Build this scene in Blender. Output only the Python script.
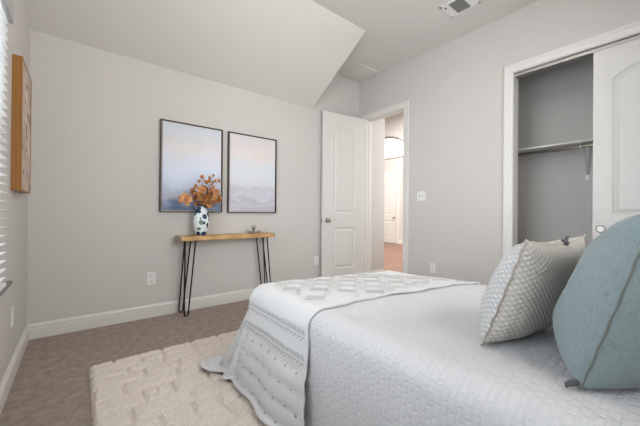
import bpy, bmesh, math, random
from mathutils import Vector, Matrix, noise

for _o in list(bpy.data.objects):
    bpy.data.objects.remove(_o)
SC = bpy.context.scene
COL = SC.collection
random.seed(7)
PI = math.pi

# ------------------------------------------------------------------ camera
FOC, YAW, ROLL, PITCH, CAM_H = 302.0, math.radians(38.7), math.radians(0.46), math.radians(0.18), 1.0
fw = Vector((math.sin(YAW) * math.cos(PITCH), math.cos(YAW) * math.cos(PITCH), math.sin(PITCH)))
rt = Vector((math.cos(YAW), -math.sin(YAW), 0))
up = rt.cross(fw)
rt2 = rt * math.cos(ROLL) + up * math.sin(ROLL)
up2 = -rt * math.sin(ROLL) + up * math.cos(ROLL)
cam = bpy.data.cameras.new('camera')
cam.sensor_width = 36.0
cam.lens = FOC * 36.0 / 640.0
cam.clip_start = 0.02
cam_o = bpy.data.objects.new('camera', cam)
COL.objects.link(cam_o)
M3 = Matrix((rt2, up2, -fw)).transposed()
cam_o.matrix_world = Matrix.Translation((0, 0, CAM_H)) @ M3.to_4x4()
SC.camera = cam_o

# ------------------------------------------------------------------ light and exposure
SC.view_settings.view_transform = 'Standard'
SC.view_settings.look = 'None'
SC.view_settings.exposure = 0.2
SC.view_settings.gamma = 1.0
W = bpy.data.worlds.new('sky')
SC.world = W
W.use_nodes = True
W.node_tree.nodes['Background'].inputs[0].default_value = (0.86, 0.93, 1.0, 1)
W.node_tree.nodes['Background'].inputs[1].default_value = 2.2


def area(name, loc, direction, sx, sy, power, color):
    l = bpy.data.lights.new(name, 'AREA')
    l.shape = 'RECTANGLE'
    l.size, l.size_y = sx, sy
    l.energy = power
    l.color = color
    o = bpy.data.objects.new(name, l)
    COL.objects.link(o)
    o.location = loc
    o.rotation_euler = Vector(direction).to_track_quat('-Z', 'Z').to_euler()
    return o


area('daylight_side_window', (-0.80, 1.05, 1.45), (1, 0, -0.12), 2.5, 1.7, 92, (0.84, 0.92, 1.0))
area('fill_head_window', (1.55, -0.95, 1.75), (0, 1, -0.05), 2.2, 1.5, 40, (1.0, 0.975, 0.94))  # fill light outside the added head wall window
area('fill_hall', (6.0, 5.0, 4.35), (0, 0, -1), 3.0, 2.5, 330, (1.0, 0.97, 0.93))  # fill light added under the hall ceiling
area('fill_hall_side', (5.3, 1.4, 2.0), (0, 1, 0), 1.8, 2.2, 36, (1.0, 0.98, 0.95))  # fill light behind the added side window of the hall

# ------------------------------------------------------------------ materials


class NT:
    def __init__(s, name):
        m = bpy.data.materials.new(name)
        m.use_nodes = True
        s.m = m
        s.t = m.node_tree
        s.b = s.t.nodes['Principled BSDF']

    def n(s, typ, **kw):
        nd = s.t.nodes.new(typ)
        for k, v in kw.items():
            setattr(nd, k, v)
        return nd

    def l(s, a, b):
        s.t.links.new(a, b)

    def noise(s, scale, detail=3.0, rough=0.5, vec=None):
        nd = s.n('ShaderNodeTexNoise')
        nd.inputs['Scale'].default_value = scale
        nd.inputs['Detail'].default_value = detail
        nd.inputs['Roughness'].default_value = rough
        if vec is not None:
            s.l(vec, nd.inputs['Vector'])
        return nd.outputs['Fac']

    def coord(s, which='Object', scale=None, rot=None):
        tc = s.n('ShaderNodeTexCoord')
        out = tc.outputs[which]
        if scale or rot:
            mp = s.n('ShaderNodeMapping')
            if scale:
                mp.inputs['Scale'].default_value = scale
            if rot:
                mp.inputs['Rotation'].default_value = rot
            s.l(out, mp.inputs['Vector'])
            out = mp.outputs['Vector']
        return out

    def ramp(s, fac, stops, interp='LINEAR'):
        nd = s.n('ShaderNodeValToRGB')
        cr = nd.color_ramp
        cr.interpolation = interp
        while len(cr.elements) < len(stops):
            cr.elements.new(0.5)
        for e, (p, c) in zip(cr.elements, stops):
            e.position = p
            e.color = (*c, 1) if len(c) == 3 else c
        s.l(fac, nd.inputs['Fac'])
        return nd.outputs['Color']

    def bump(s, h, strength, dist):
        nd = s.n('ShaderNodeBump')
        nd.inputs['Strength'].default_value = strength
        nd.inputs['Distance'].default_value = dist
        s.l(h, nd.inputs['Height'])
        s.l(nd.outputs['Normal'], s.b.inputs['Normal'])

    def base(s, c):
        if isinstance(c, tuple):
            s.b.inputs['Base Color'].default_value = (*c, 1)
        else:
            s.l(c, s.b.inputs['Base Color'])

    def rough(s, r, spec=0.5, metal=0.0):
        s.b.inputs['Roughness'].default_value = r
        s.b.inputs['Specular IOR Level'].default_value = spec
        s.b.inputs['Metallic'].default_value = metal


def paint(name, c, r=0.6, spec=0.3, bscale=180, bs=0.12):
    k = NT(name)
    v = k.coord('Object')
    n1 = k.noise(0.9, 2, 0.5, v)
    k.base(k.ramp(n1, [(0.3, tuple(x * 0.985 for x in c)), (0.7, tuple(min(1, x * 1.015) for x in c))]))
    k.rough(r, spec)
    k.bump(k.noise(bscale, 2, 0.5, v), bs, 0.002)
    return k.m


def plain(name, c, r=0.5, spec=0.5, metal=0.0, var=0.04, scale=30):
    k = NT(name)
    v = k.coord('Object')
    k.base(k.ramp(k.noise(scale, 3, 0.5, v), [(0.25, tuple(x * (1 - var) for x in c)), (0.75, tuple(min(1, x * (1 + var)) for x in c))]))
    k.rough(r, spec, metal)
    return k.m


def emit(name, c, s):
    k = NT(name)
    k.base(c)
    k.b.inputs['Emission Color'].default_value = (*c, 1)
    k.b.inputs['Emission Strength'].default_value = s
    return k.m


WALLC = (0.605, 0.583, 0.558)
M_wall = paint('wall_paint', WALLC)
M_ceil = paint('ceiling_paint', (0.70, 0.68, 0.65), bscale=90, bs=0.2)
M_trim = paint('trim_enamel', (0.73, 0.71, 0.68), r=0.38, spec=0.45, bscale=60, bs=0.02)
M_door = paint('door_enamel', (0.69, 0.675, 0.65), r=0.4, spec=0.45, bscale=220, bs=0.04)
M_plastic = plain('white_plastic', (0.80, 0.79, 0.77), 0.35)
M_dark = plain('dark_slot', (0.03, 0.03, 0.03), 0.6)
M_black = plain('black_powder_coat', (0.010, 0.010, 0.011), 0.6, 0.2)
M_nickel = plain('satin_nickel', (0.33, 0.31, 0.29), 0.3, metal=1.0)
M_steel = plain('closet_rod_steel', (0.50, 0.47, 0.44), 0.35, metal=1.0)
M_galv = plain('track_metal', (0.42, 0.41, 0.40), 0.4, metal=0.8)
M_shelf = plain('white_melamine', (0.72, 0.71, 0.69), 0.45)
M_blind = plain('blind_white', (0.86, 0.86, 0.85), 0.4)
M_valance = plain('valance_grey_white', (0.42, 0.42, 0.41), 0.45)
M_vinyl = plain('window_vinyl', (0.85, 0.85, 0.85), 0.35)
M_silver = plain('polished_silver', (0.34, 0.33, 0.31), 0.3, metal=0.85)
M_bronze = plain('dark_bronze', (0.065, 0.045, 0.032), 0.45, metal=0.3)


def mat_glass():
    k = NT('window_glass')
    tr = k.n('ShaderNodeBsdfTransparent')
    gl = k.n('ShaderNodeBsdfGlossy')
    gl.inputs['Roughness'].default_value = 0.02
    mx = k.n('ShaderNodeMixShader')
    fr = k.n('ShaderNodeFresnel')
    fr.inputs['IOR'].default_value = 1.3
    k.l(fr.outputs[0], mx.inputs[0])
    k.l(tr.outputs[0], mx.inputs[1])
    k.l(gl.outputs[0], mx.inputs[2])
    k.l(mx.outputs[0], k.t.nodes['Material Output'].inputs['Surface'])
    return k.m


M_glass = mat_glass()


def mat_carpet():
    k = NT('taupe_carpet')
    v = k.coord('Object')
    n1 = k.noise(260, 4, 0.7, v)
    n2 = k.noise(20, 4, 0.65, v)
    mx = k.n('ShaderNodeMath', operation='MULTIPLY_ADD')
    k.l(n2, mx.inputs[0])
    mx.inputs[1].default_value = 0.55
    m2 = k.n('ShaderNodeMath', operation='MULTIPLY')
    k.l(n1, m2.inputs[0])
    m2.inputs[1].default_value = 0.45
    k.l(m2.outputs[0], mx.inputs[2])
    k.base(k.ramp(mx.outputs[0], [(0.32, (0.29, 0.235, 0.20)), (0.5, (0.42, 0.345, 0.30)), (0.68, (0.55, 0.47, 0.42))]))
    k.rough(0.95, 0.1)
    k.bump(n1, 0.9, 0.008)
    return k.m


M_carpet = mat_carpet()


def mat_rug():
    k = NT('ivory_shag')
    v = k.coord('Object')
    n1 = k.noise(120, 5, 0.75, v)
    n2 = k.noise(14, 3, 0.6, v)
    mx = k.n('ShaderNodeMix')
    k.l(n1, mx.inputs[0])
    k.base(k.ramp(n1, [(0.28, (0.50, 0.42, 0.36)), (0.47, (0.80, 0.715, 0.645)), (0.75, (0.90, 0.83, 0.77))]))
    k.rough(0.95, 0.1)
    k.bump(n1, 0.7, 0.008)
    return k.m


M_rug = mat_rug()


def mat_wood(name, c1, c2, scale=(1.2, 14, 14), rot=None):
    k = NT(name)
    v = k.coord('Object', scale=scale, rot=rot)
    n1 = k.noise(3.0, 5, 0.6, v)
    wv = k.n('ShaderNodeTexWave')
    wv.inputs['Scale'].default_value = 1.2
    wv.inputs['Distortion'].default_value = 5
    wv.inputs['Detail'].default_value = 3
    k.l(v, wv.inputs['Vector'])
    mx = k.n('ShaderNodeMath', operation='MULTIPLY_ADD')
    k.l(wv.outputs['Fac'], mx.inputs[0])
    mx.inputs[1].default_value = 0.35
    m2 = k.n('ShaderNodeMath', operation='MULTIPLY')
    k.l(n1, m2.inputs[0])
    m2.inputs[1].default_value = 0.65
    k.l(m2.outputs[0], mx.inputs[2])
    k.base(k.ramp(mx.outputs[0], [(0.25, c1), (0.75, c2)]))
    k.rough(0.45, 0.4)
    return k.m


M_oak = mat_wood('honey_oak', (0.44, 0.24, 0.095), (0.62, 0.385, 0.17))
M_oak_end = mat_wood('weathered_end_grain', (0.27, 0.22, 0.17), (0.38, 0.32, 0.26), (10, 10, 10))
M_pine = mat_wood('orange_pine', (0.27, 0.115, 0.022), (0.35, 0.16, 0.038), (14, 14, 1.2))


def mat_hallfloor():
    k = NT('red_brown_planks')
    v = k.coord('Object')
    br = k.n('ShaderNodeTexBrick')
    br.inputs['Scale'].default_value = 1.0
    br.inputs['Brick Width'].default_value = 1.2
    br.inputs['Row Height'].default_value = 0.13
    br.inputs['Mortar Size'].default_value = 0.003
    br.inputs['Color1'].default_value = (0.17, 0.075, 0.04, 1)
    br.inputs['Color2'].default_value = (0.22, 0.105, 0.058, 1)
    br.inputs['Mortar'].default_value = (0.12, 0.06, 0.035, 1)
    k.l(v, br.inputs['Vector'])
    k.base(br.outputs['Color'])
    k.rough(0.35, 0.4)
    return k.m


M_hfloor = mat_hallfloor()


def mat_art(name, seed):
    """hazy abstract landscape, painted on canvas, laid out over UV"""
    k = NT(name)
    uv = k.coord('UV')
    sep = k.n('ShaderNodeSeparateXYZ')
    k.l(uv, sep.inputs[0])
    mp = k.n('ShaderNodeMapping')
    mp.inputs['Location'].default_value = (seed * 3.1, seed * 1.7, 0)
    mp.inputs['Scale'].default_value = (1.6, 4.2, 1)
    k.l(uv, mp.inputs['Vector'])
    n1 = k.noise(1.6, 6, 0.62, mp.outputs['Vector'])
    a = k.n('ShaderNodeMath', operation='MULTIPLY_ADD')
    k.l(n1, a.inputs[0])
    a.inputs[1].default_value = 0.42
    s = k.n('ShaderNodeMath', operation='SUBTRACT')
    k.l(sep.outputs['Y'], s.inputs[0])
    s.inputs[1].default_value = 0.21
    k.l(s.outputs[0], a.inputs[2])
    if seed == 1:
        st = [(0.0, (0.14, 0.19, 0.31)), (0.06, (0.27, 0.33, 0.46)), (0.12, (0.50, 0.49, 0.57)), (0.18, (0.44, 0.50, 0.63)),
              (0.28, (0.60, 0.66, 0.80)), (0.45, (0.68, 0.74, 0.87)), (0.62, (0.70, 0.72, 0.80)), (0.75, (0.72, 0.69, 0.69)),
              (0.86, (0.64, 0.66, 0.70)), (1.0, (0.61, 0.64, 0.69))]
    else:
        st = [(0.0, (0.50, 0.49, 0.55)), (0.08, (0.57, 0.55, 0.63)), (0.15, (0.50, 0.50, 0.55)), (0.21, (0.62, 0.60, 0.68)),
              (0.28, (0.55, 0.55, 0.60)), (0.36, (0.67, 0.68, 0.73)), (0.52, (0.68, 0.71, 0.76)), (0.68, (0.72, 0.71, 0.72)),
              (0.82, (0.73, 0.66, 0.64)), (1.0, (0.66, 0.65, 0.66))]
    k.base(k.ramp(a.outputs[0], st))
    k.rough(0.7, 0.2)
    k.bump(k.noise(60, 4, 0.6, uv), 0.15, 0.003)
    return k.m


def mat_blotch():
    k = NT('beige_print_with_brown_marks')
    uv = k.coord('UV')
    mp = k.n('ShaderNodeMapping')
    mp.inputs['Scale'].default_value = (2.0, 3.4, 1)
    mp.inputs['Location'].default_value = (0.37, 0.15, 0)
    k.l(uv, mp.inputs['Vector'])
    n1 = k.noise(2.4, 4, 0.55, mp.outputs['Vector'])
    n2 = k.noise(1.1, 3, 0.5, mp.outputs['Vector'])
    c1 = k.ramp(n2, [(0.35, (0.50, 0.38, 0.31)), (0.5, (0.60, 0.49, 0.42)), (0.65, (0.66, 0.58, 0.52))])
    c2 = k.ramp(n1, [(0.56, (1, 1, 1)), (0.60, (0.6, 0.46, 0.38)), (0.68, (0.36, 0.29, 0.26))])
    mx = k.n('ShaderNodeMix', data_type='RGBA', blend_type='MULTIPLY')
    mx.inputs[0].default_value = 1.0
    k.l(c1, mx.inputs[6])
    k.l(c2, mx.inputs[7])
    k.base(mx.outputs[2])
    k.rough(0.7, 0.2)
    return k.m


def mat_weave(name, c1, c2, cell=0.0165):
    k = NT(name)
    uv = k.coord('UV', scale=(1 / cell, 1 / cell, 1), rot=(0, 0, PI / 4))
    ch = k.n('ShaderNodeTexChecker')
    ch.inputs['Scale'].default_value = 1.0
    k.l(uv, ch.inputs['Vector'])
    vo = k.n('ShaderNodeTexVoronoi')
    vo.inputs['Scale'].default_value = 1.0
    vo.inputs['Randomness'].default_value = 0.04
    k.l(uv, vo.inputs['Vector'])
    hgt = k.ramp(vo.outputs['Distance'], [(0.1, (1, 1, 1)), (0.62, (0, 0, 0))])
    mx = k.n('ShaderNodeMix', data_type='RGBA')
    k.l(vo.outputs['Distance'], mx.inputs[0])
    mx.inputs[6].default_value = (*c2, 1)
    mx.inputs[7].default_value = (*c1, 1)
    k.base(mx.outputs[2])
    k.rough(0.9, 0.1)
    k.bump(hgt, 0.8, 0.004)
    k.b.inputs['Sheen Weight'].default_value = 0.15
    return k.m


M_weave = mat_weave('grey_woven_cotton', (0.26, 0.26, 0.26), (0.62, 0.61, 0.60))
M_weave_back = mat_weave('grey_woven_cotton_warm_lit', (0.24, 0.215, 0.19), (0.57, 0.535, 0.49))  # same weave again, warm light on the back put into the colour


def mat_linen(name, c, br=0.25):
    k = NT(name)
    uv = k.coord('UV')
    a = k.n('ShaderNodeMapping')
    a.inputs['Scale'].default_value = (30, 420, 1)
    k.l(uv, a.inputs['Vector'])
    b = k.n('ShaderNodeMapping')
    b.inputs['Scale'].default_value = (420, 30, 1)
    k.l(uv, b.inputs['Vector'])
    n1 = k.noise(1, 2, 0.5, a.outputs['Vector'])
    n2 = k.noise(1, 2, 0.5, b.outputs['Vector'])
    ad = k.n('ShaderNodeMath', operation='ADD')
    k.l(n1, ad.inputs[0])
    k.l(n2, ad.inputs[1])
    k.base(k.ramp(ad.outputs[0], [(0.7, tuple(x * (1 - br) for x in c)), (1.25, tuple(x * (1 + br) for x in c))]))
    k.rough(0.85, 0.15)
    k.bump(ad.outputs[0], 0.25, 0.001)
    k.b.inputs['Sheen Weight'].default_value = 0.2
    return k.m


M_teal = mat_linen('teal_linen', (0.185, 0.228, 0.236), 0.12)
M_teal_back = mat_linen('teal_linen_warm_lit', (0.168, 0.205, 0.203), 0.12)  # teal linen again, tinted for the warmer light on its back
M_tealedge = mat_linen('teal_flange_shaded', (0.135, 0.15, 0.13), 0.15)  # shading along the seam put into the edge colour
M_tan = mat_linen('tan_linen', (0.36, 0.29, 0.23), 0.15)
M_tie = mat_linen('dark_grey_tie', (0.075, 0.075, 0.08), 0.2)
M_fringe = mat_linen('pale_grey_flange', (0.36, 0.325, 0.29), 0.2)


def mat_coverlet():
    k = NT('white_matelasse')
    uv = k.coord('UV')
    br = k.n('ShaderNodeTexBrick')
    br.inputs['Scale'].default_value = 1.0
    br.inputs['Brick Width'].default_value = 0.036
    br.inputs['Row Height'].default_value = 0.022
    br.inputs['Mortar Size'].default_value = 0.0065
    br.inputs['Mortar Smooth'].default_value = 1.0
    br.offset = 0.37
    nz = k.n('ShaderNodeTexNoise')
    nz.inputs['Scale'].default_value = 14
    k.l(uv, nz.inputs['Vector'])
    mxv = k.n('ShaderNodeMix', data_type='VECTOR')
    mxv.inputs[0].default_value = 0.022
    k.l(uv, mxv.inputs[4])
    k.l(nz.outputs['Color'], mxv.inputs[5])
    k.l(mxv.outputs[1], br.inputs['Vector'])
    iv = k.n('ShaderNodeMath', operation='SUBTRACT')
    iv.inputs[0].default_value = 1.0
    k.l(br.outputs['Fac'], iv.inputs[1])
    sc = k.noise(240, 3, 0.6, uv)
    ad = k.n('ShaderNodeMath', operation='MULTIPLY_ADD')
    k.l(sc, ad.inputs[0])
    ad.inputs[1].default_value = 0.35
    k.l(iv.outputs[0], ad.inputs[2])
    k.base((0.62, 0.618, 0.632))
    k.rough(0.85, 0.15)
    k.bump(ad.outputs[0], 0.65, 0.004)
    k.b.inputs['Sheen Weight'].default_value = 0.1
    return k.m


M_cover = mat_coverlet()


def mat_throw():
    k = NT('white_quilted_cotton')
    uv = k.coord('UV')
    k.base((0.655, 0.655, 0.66))
    k.rough(0.9, 0.1)
    n1 = k.noise(55, 4, 0.6, uv)
    k.bump(n1, 0.35, 0.006)
    k.b.inputs['Sheen Weight'].default_value = 0.1
    return k.m


M_throw = mat_throw()
M_thread = plain('grey_embroidery_thread', (0.40, 0.395, 0.39), 0.8, 0.1)


def mat_vase():
    k = NT('glazed_ceramic_with_painted_leaves')
    v = k.coord('Object')
    vo = k.n('ShaderNodeTexVoronoi')
    vo.inputs['Scale'].default_value = 19
    vo.inputs['Randomness'].default_value = 0.75
    k.l(v, vo.inputs['Vector'])
    spot = k.ramp(vo.outputs['Distance'], [(0.50, (1, 1, 1)), (0.56, (0, 0, 0))])
    sep = k.n('ShaderNodeSeparateColor')
    k.l(vo.outputs['Color'], sep.inputs[0])
    c = k.ramp(sep.outputs[0], [(0.0, (0.012, 0.02, 0.05)), (0.3, (0.02, 0.05, 0.11)), (0.5, (0.05, 0.13, 0.10)), (0.68, (0.16, 0.22, 0.13)), (0.8, (0.20, 0.34, 0.50)), (1.0, (0.015, 0.015, 0.03))])
    mx = k.n('ShaderNodeMix', data_type='RGBA')
    k.l(spot, mx.inputs[0])
    mx.inputs[6].default_value = (0.72, 0.78, 0.80, 1)
    k.l(c, mx.inputs[7])
    k.base(mx.outputs[2])
    k.rough(0.18, 0.5)
    return k.m


M_vase = mat_vase()


def mat_leaf():
    k = NT('dried_copper_leaf')
    v = k.coord('Object')
    n1 = k.noise(55, 3, 0.65, v)
    k.base(k.ramp(n1, [(0.30, (0.13, 0.04, 0.012)), (0.42, (0.38, 0.14, 0.04)), (0.55, (0.55, 0.26, 0.09)), (0.72, (0.72, 0.47, 0.26))]))
    k.rough(0.7, 0.2)
    return k.m


M_leaf = mat_leaf()
M_stem = plain('dry_brown_stem', (0.16, 0.09, 0.05), 0.8)
M_bloom = plain('apricot_dried_petal', (0.66, 0.33, 0.15), 0.75, 0.2, var=0.3, scale=60)

M_thread2 = plain('pale_grey_embroidery_thread', (0.42, 0.415, 0.41), 0.8, 0.1)

# ------------------------------------------------------------------ mesh helpers


class MB:
    def __init__(s):
        s.v, s.f, s.uv, s.mi = [], [], {}, []

    def box(s, x0, x1, y0, y1, z0, z1, mi=0):
        b = len(s.v)
        s.v += [(x, y, z) for z in (z0, z1) for y in (y0, y1) for x in (x0, x1)]
        for q in ((0, 2, 3, 1), (4, 5, 7, 6), (0, 1, 5, 4), (2, 6, 7, 3), (0, 4, 6, 2), (1, 3, 7, 5)):
            s.f.append(tuple(b + i for i in q))
            s.mi.append(mi)
        return s

    def quad(s, *pts, uvs=None, mi=0):
        b = len(s.v)
        s.v += [tuple(p) for p in pts]
        s.f.append(tuple(range(b, b + len(pts))))
        s.mi.append(mi)
        if uvs:
            s.uv[len(s.f) - 1] = uvs
        return s

    def tube(s, pts, r, n=8, closed=False, cap=True):
        pts = [Vector(p) for p in pts]
        rs = r if isinstance(r, (list, tuple)) else [r] * len(pts)
        b = len(s.v)
        prev = None
        m = len(pts)
        for i, p in enumerate(pts):
            if closed:
                t = (pts[(i + 1) % m] - pts[i - 1]).normalized()
            else:
                t = (pts[min(i + 1, m - 1)] - pts[max(i - 1, 0)]).normalized()
            if prev is None:
                a = t.orthogonal().normalized()
            else:
                a = (prev - t * prev.dot(t))
                a = a.normalized() if a.length > 1e-6 else t.orthogonal().normalized()
            prev = a
            c = t.cross(a)
            for j in range(n):
                th = 2 * PI * j / n
                s.v.append(tuple(p + (a * math.cos(th) + c * math.sin(th)) * rs[i]))
        for i in range(m if closed else m - 1):
            for j in range(n):
                i2 = (i + 1) % m
                s.f.append((b + i * n + j, b + i * n + (j + 1) % n, b + i2 * n + (j + 1) % n, b + i2 * n + j))
                s.mi.append(0)
        if cap and not closed:
            s.f.append(tuple(b + j for j in reversed(range(n))))
            s.f.append(tuple(b + (m - 1) * n + j for j in range(n)))
            s.mi += [0, 0]
        return s

    def lathe(s, prof, n=32, c=(0, 0, 0), axis='z'):
        b = len(s.v)
        for r, h in prof:
            for j in range(n):
                th = 2 * PI * j / n
                a, d = r * math.cos(th), r * math.sin(th)
                if axis == 'z':
                    s.v.append((c[0] + a, c[1] + d, c[2] + h))
                elif axis == 'x':
                    s.v.append((c[0] + h, c[1] + a, c[2] + d))
                else:
                    s.v.append((c[0] + d, c[1] + h, c[2] + a))
        for i in range(len(prof) - 1):
            for j in range(n):
                s.f.append((b + i * n + j, b + i * n + (j + 1) % n, b + (i + 1) * n + (j + 1) % n, b + (i + 1) * n + j))
                s.mi.append(0)
        s.f.append(tuple(b + j for j in reversed(range(n))))
        s.f.append(tuple(b + (len(prof) - 1) * n + j for j in range(n)))
        s.mi += [0, 0]
        return s

    def grid(s, fn, nu, nv, uvfn=None, mi=0):
        b = len(s.v)
        for i in range(nu + 1):
            for j in range(nv + 1):
                s.v.append(tuple(fn(i / nu, j / nv)))
        for i in range(nu):
            for j in range(nv):
                a = b + i * (nv + 1) + j
                s.f.append((a, a + nv + 1, a + nv + 2, a + 1))
                s.mi.append(mi)
                if uvfn:
                    s.uv[len(s.f) - 1] = [uvfn(i / nu, j / nv), uvfn((i + 1) / nu, j / nv), uvfn((i + 1) / nu, (j + 1) / nv), uvfn(i / nu, (j + 1) / nv)]
        return s

    def build(s, name, mat, parent=None, smooth=False, bevel=0, solid=0, loc=None, flip=True, merge=False):
        me = bpy.data.meshes.new(name)
        me.from_pydata(s.v, [], s.f)
        mats = mat if isinstance(mat, (list, tuple)) else [mat]
        for m in mats:
            me.materials.append(m)
        if len(mats) > 1:
            for p, i in zip(me.polygons, s.mi):
                p.material_index = i
        if s.uv:
            ul = me.uv_layers.new(name='UVMap')
            for fi, uvs in s.uv.items():
                p = me.polygons[fi]
                for li, u in zip(p.loop_indices, uvs):
                    ul.data[li].uv = u
        if flip or merge:
            bm = bmesh.new()
            bm.from_mesh(me)
            if merge:
                bmesh.ops.remove_doubles(bm, verts=bm.verts, dist=1e-5)
            bmesh.ops.recalc_face_normals(bm, faces=bm.faces)
            bm.to_mesh(me)
            bm.free()
        if smooth:
            for p in me.polygons:
                p.use_smooth = True
        o = bpy.data.objects.new(name, me)
        COL.objects.link(o)
        if parent:
            o.parent = parent
        if loc:
            o.location = loc
        if bevel:
            md = o.modifiers.new('bevel', 'BEVEL')
            md.width = bevel
            md.segments = 2
            md.limit_method = 'ANGLE'
        if solid:
            md = o.modifiers.new('thickness', 'SOLIDIFY')
            md.thickness = solid
            md.offset = -1
        return o


def tag(o, label=None, cat=None, group=None, kind=None):
    for k, v in (('label', label), ('category', cat), ('group', group), ('kind', kind)):
        if v:
            o[k] = v
    return o


def thing(name, label, cat, loc=(0, 0, 0), rz=0, group=None):
    o = bpy.data.objects.new(name, None)
    o.empty_display_size = 0.05
    COL.objects.link(o)
    o.location = loc
    o.rotation_euler = (0, 0, rz)
    return tag(o, label, cat, group)


def struct(o, label, cat):
    return tag(o, label, cat, None, 'structure')


# ------------------------------------------------------------------ room shell
XL, XR, YB, YF, ZC, ZL = -0.305, 3.37, 3.265, -0.45, 3.026, 2.424
RT = 0.13                       # right wall thickness
DY0, DY1, DZ = 2.424, 3.121, 2.43   # bedroom doorway
CY0, CY1, CZ = -0.27, 1.160, 2.43    # closet opening
WY0, WY1, WZ0, WZ1 = -0.20, 2.18, 0.622, 2.06   # side window

m = MB().box(XL - 0.3, XR, YF - 0.2, YB + 0.1, -0.12, 0)
struct(m.build('floor', M_carpet), 'taupe carpet floor of the bedroom', 'floor')

m = MB().box(XL - 0.12, XR + RT, YB, YB + 0.12, 0, ZC + 0.1)
struct(m.build('wall_back', M_wall), 'greige wall behind the console table and the two paintings', 'wall')

m = MB()
m.box(XL - 0.14, XL, WY1, YB, 0, ZC).box(XL - 0.14, XL, YF, WY0, 0, ZC)
m.box(XL - 0.14, XL, WY0, WY1, 0, WZ0).box(XL - 0.14, XL, WY0, WY1, WZ1, ZC)
struct(m.build('wall_left', M_wall), 'greige wall with the blind covered window', 'wall')

m = MB()
m.box(XR, XR + RT, DY1, YB, 0, ZC).box(XR, XR + RT, DY0, DY1, DZ, ZC)
m.box(XR, XR + RT, CY1, DY0, 0, ZC).box(XR, XR + RT, CY0, CY1, CZ, ZC)
m.box(XR, XR + RT, YF, CY0, 0, ZC)
struct(m.build('wall_right', M_wall), 'greige wall with the closet and the doorway to the hall', 'wall')

HX0, HX1, HZ0, HZ1 = 0.5, 2.6, 1.0, 2.5   # unseen window added behind the camera for its light
m = MB()
m.box(XL - 0.14, HX0, YF - 0.12, YF, 0, ZC).box(HX1, XR + RT, YF - 0.12, YF, 0, ZC)
m.box(HX0, HX1, YF - 0.12, YF, 0, HZ0).box(HX0, HX1, YF - 0.12, YF, HZ1, ZC)
struct(m.build('wall_front', M_wall), 'greige wall at the head of the bed', 'wall')

# flat ceiling and the sloped roof part over the console table
SX, SY = 2.462, 2.29
m = MB().box(XL - 0.14, XR + RT, YF - 0.12, YB + 0.1, ZC, ZC + 0.1)
struct(m.build('ceiling', M_ceil), 'flat pale ceiling over the bed', 'ceiling')
m = MB()
z1 = ZC + 0.001
A = [(XL - 0.1, SY, z1), (XL - 0.1, YB + 0.05, z1), (XL - 0.1, YB + 0.05, ZL - 0.05 * 0.6 / 0.975)]
B = [(SX, y, z) for _, y, z in A]
m.quad(*A).quad(*B).quad(A[0], B[0], B[1], A[1]).quad(A[1], B[1], B[2], A[2]).quad(A[2], B[2], B[0], A[0])
struct(m.build('ceiling_slope', M_ceil, merge=True), 'sloped part of the ceiling coming down over the two paintings', 'ceiling')


# baseboards
def base_profile(m, p0, p1, nrm):
    """moulded board between two floor points, nrm = direction into the room"""
    prof = [(0, 0), (0.015, 0), (0.015, 0.082), (0.0125, 0.086), (0.0125, 0.090), (0.015, 0.094), (0.015, 0.102), (0.009, 0.110), (0.006, 0.120), (0, 0.120)]
    p0, p1, nrm = Vector(p0), Vector(p1), Vector(nrm)
    k = len(prof)
    b = len(m.v)
    for p in (p0, p1):
        for d, z in prof:
            m.v.append(tuple(p + nrm * d + Vector((0, 0, z))))
    for i in range(k):
        j = (i + 1) % k
        m.f.append((b + i, b + j, b + k + j, b + k + i))
        m.mi.append(0)
    m.f += [tuple(b + i for i in range(k)), tuple(b + k + i for i in range(k))]
    m.mi += [0, 0]
    return m


struct(base_profile(MB(), (XL, YB, 0), (XR, YB, 0), (0, -1, 0)).build('baseboard_back', M_trim), 'white moulded baseboard under the console table', 'baseboard')
struct(base_profile(MB(), (XL, YF, 0), (XL, YB - 0.015, 0), (1, 0, 0)).build('baseboard_left', M_trim), 'white moulded baseboard under the window', 'baseboard')
m = base_profile(MB(), (XR, 1.23, 0), (XR, 2.357, 0), (-1, 0, 0))
struct(m.build('baseboard_right', M_trim), 'white moulded baseboard between closet and doorway', 'baseboard')


def casing(name, y0, y1, zt, w, label):
    """mitred casing with a stepped profile around an opening of the right wall"""
    prof = [(0.0, -0.001), (0.0, 0.010), (w * 0.12, 0.013), (w * 0.62, 0.0145), (w * 0.70, 0.019), (w * 0.94, 0.019), (w, 0.015), (w, -0.001)]
    path = [((y0, 0.0), (-1, 0)), ((y0, zt), (-1, 1)), ((y1, zt), (1, 1)), ((y1, 0.0), (1, 0))]
    m = MB()
    for (y, z), (dy, dz) in path:
        for d, t in prof:
            m.v.append((XR - t, y + dy * d, z + dz * d))
    k = len(prof)
    for i in range(3):
        for j in range(k - 1):
            m.f.append((i * k + j, i * k + j + 1, (i + 1) * k + j + 1, (i + 1) * k + j))
            m.mi.append(0)
    return struct(m.build(name, M_trim), label, 'door trim')


casing('trim_1', 2.438, 3.107, 2.416, 0.080, 'white casing around the doorway to the hall')
casing('trim_2', CY0 + 0.012, 1.147, 2.424, 0.082, 'white casing around the closet opening')
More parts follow.
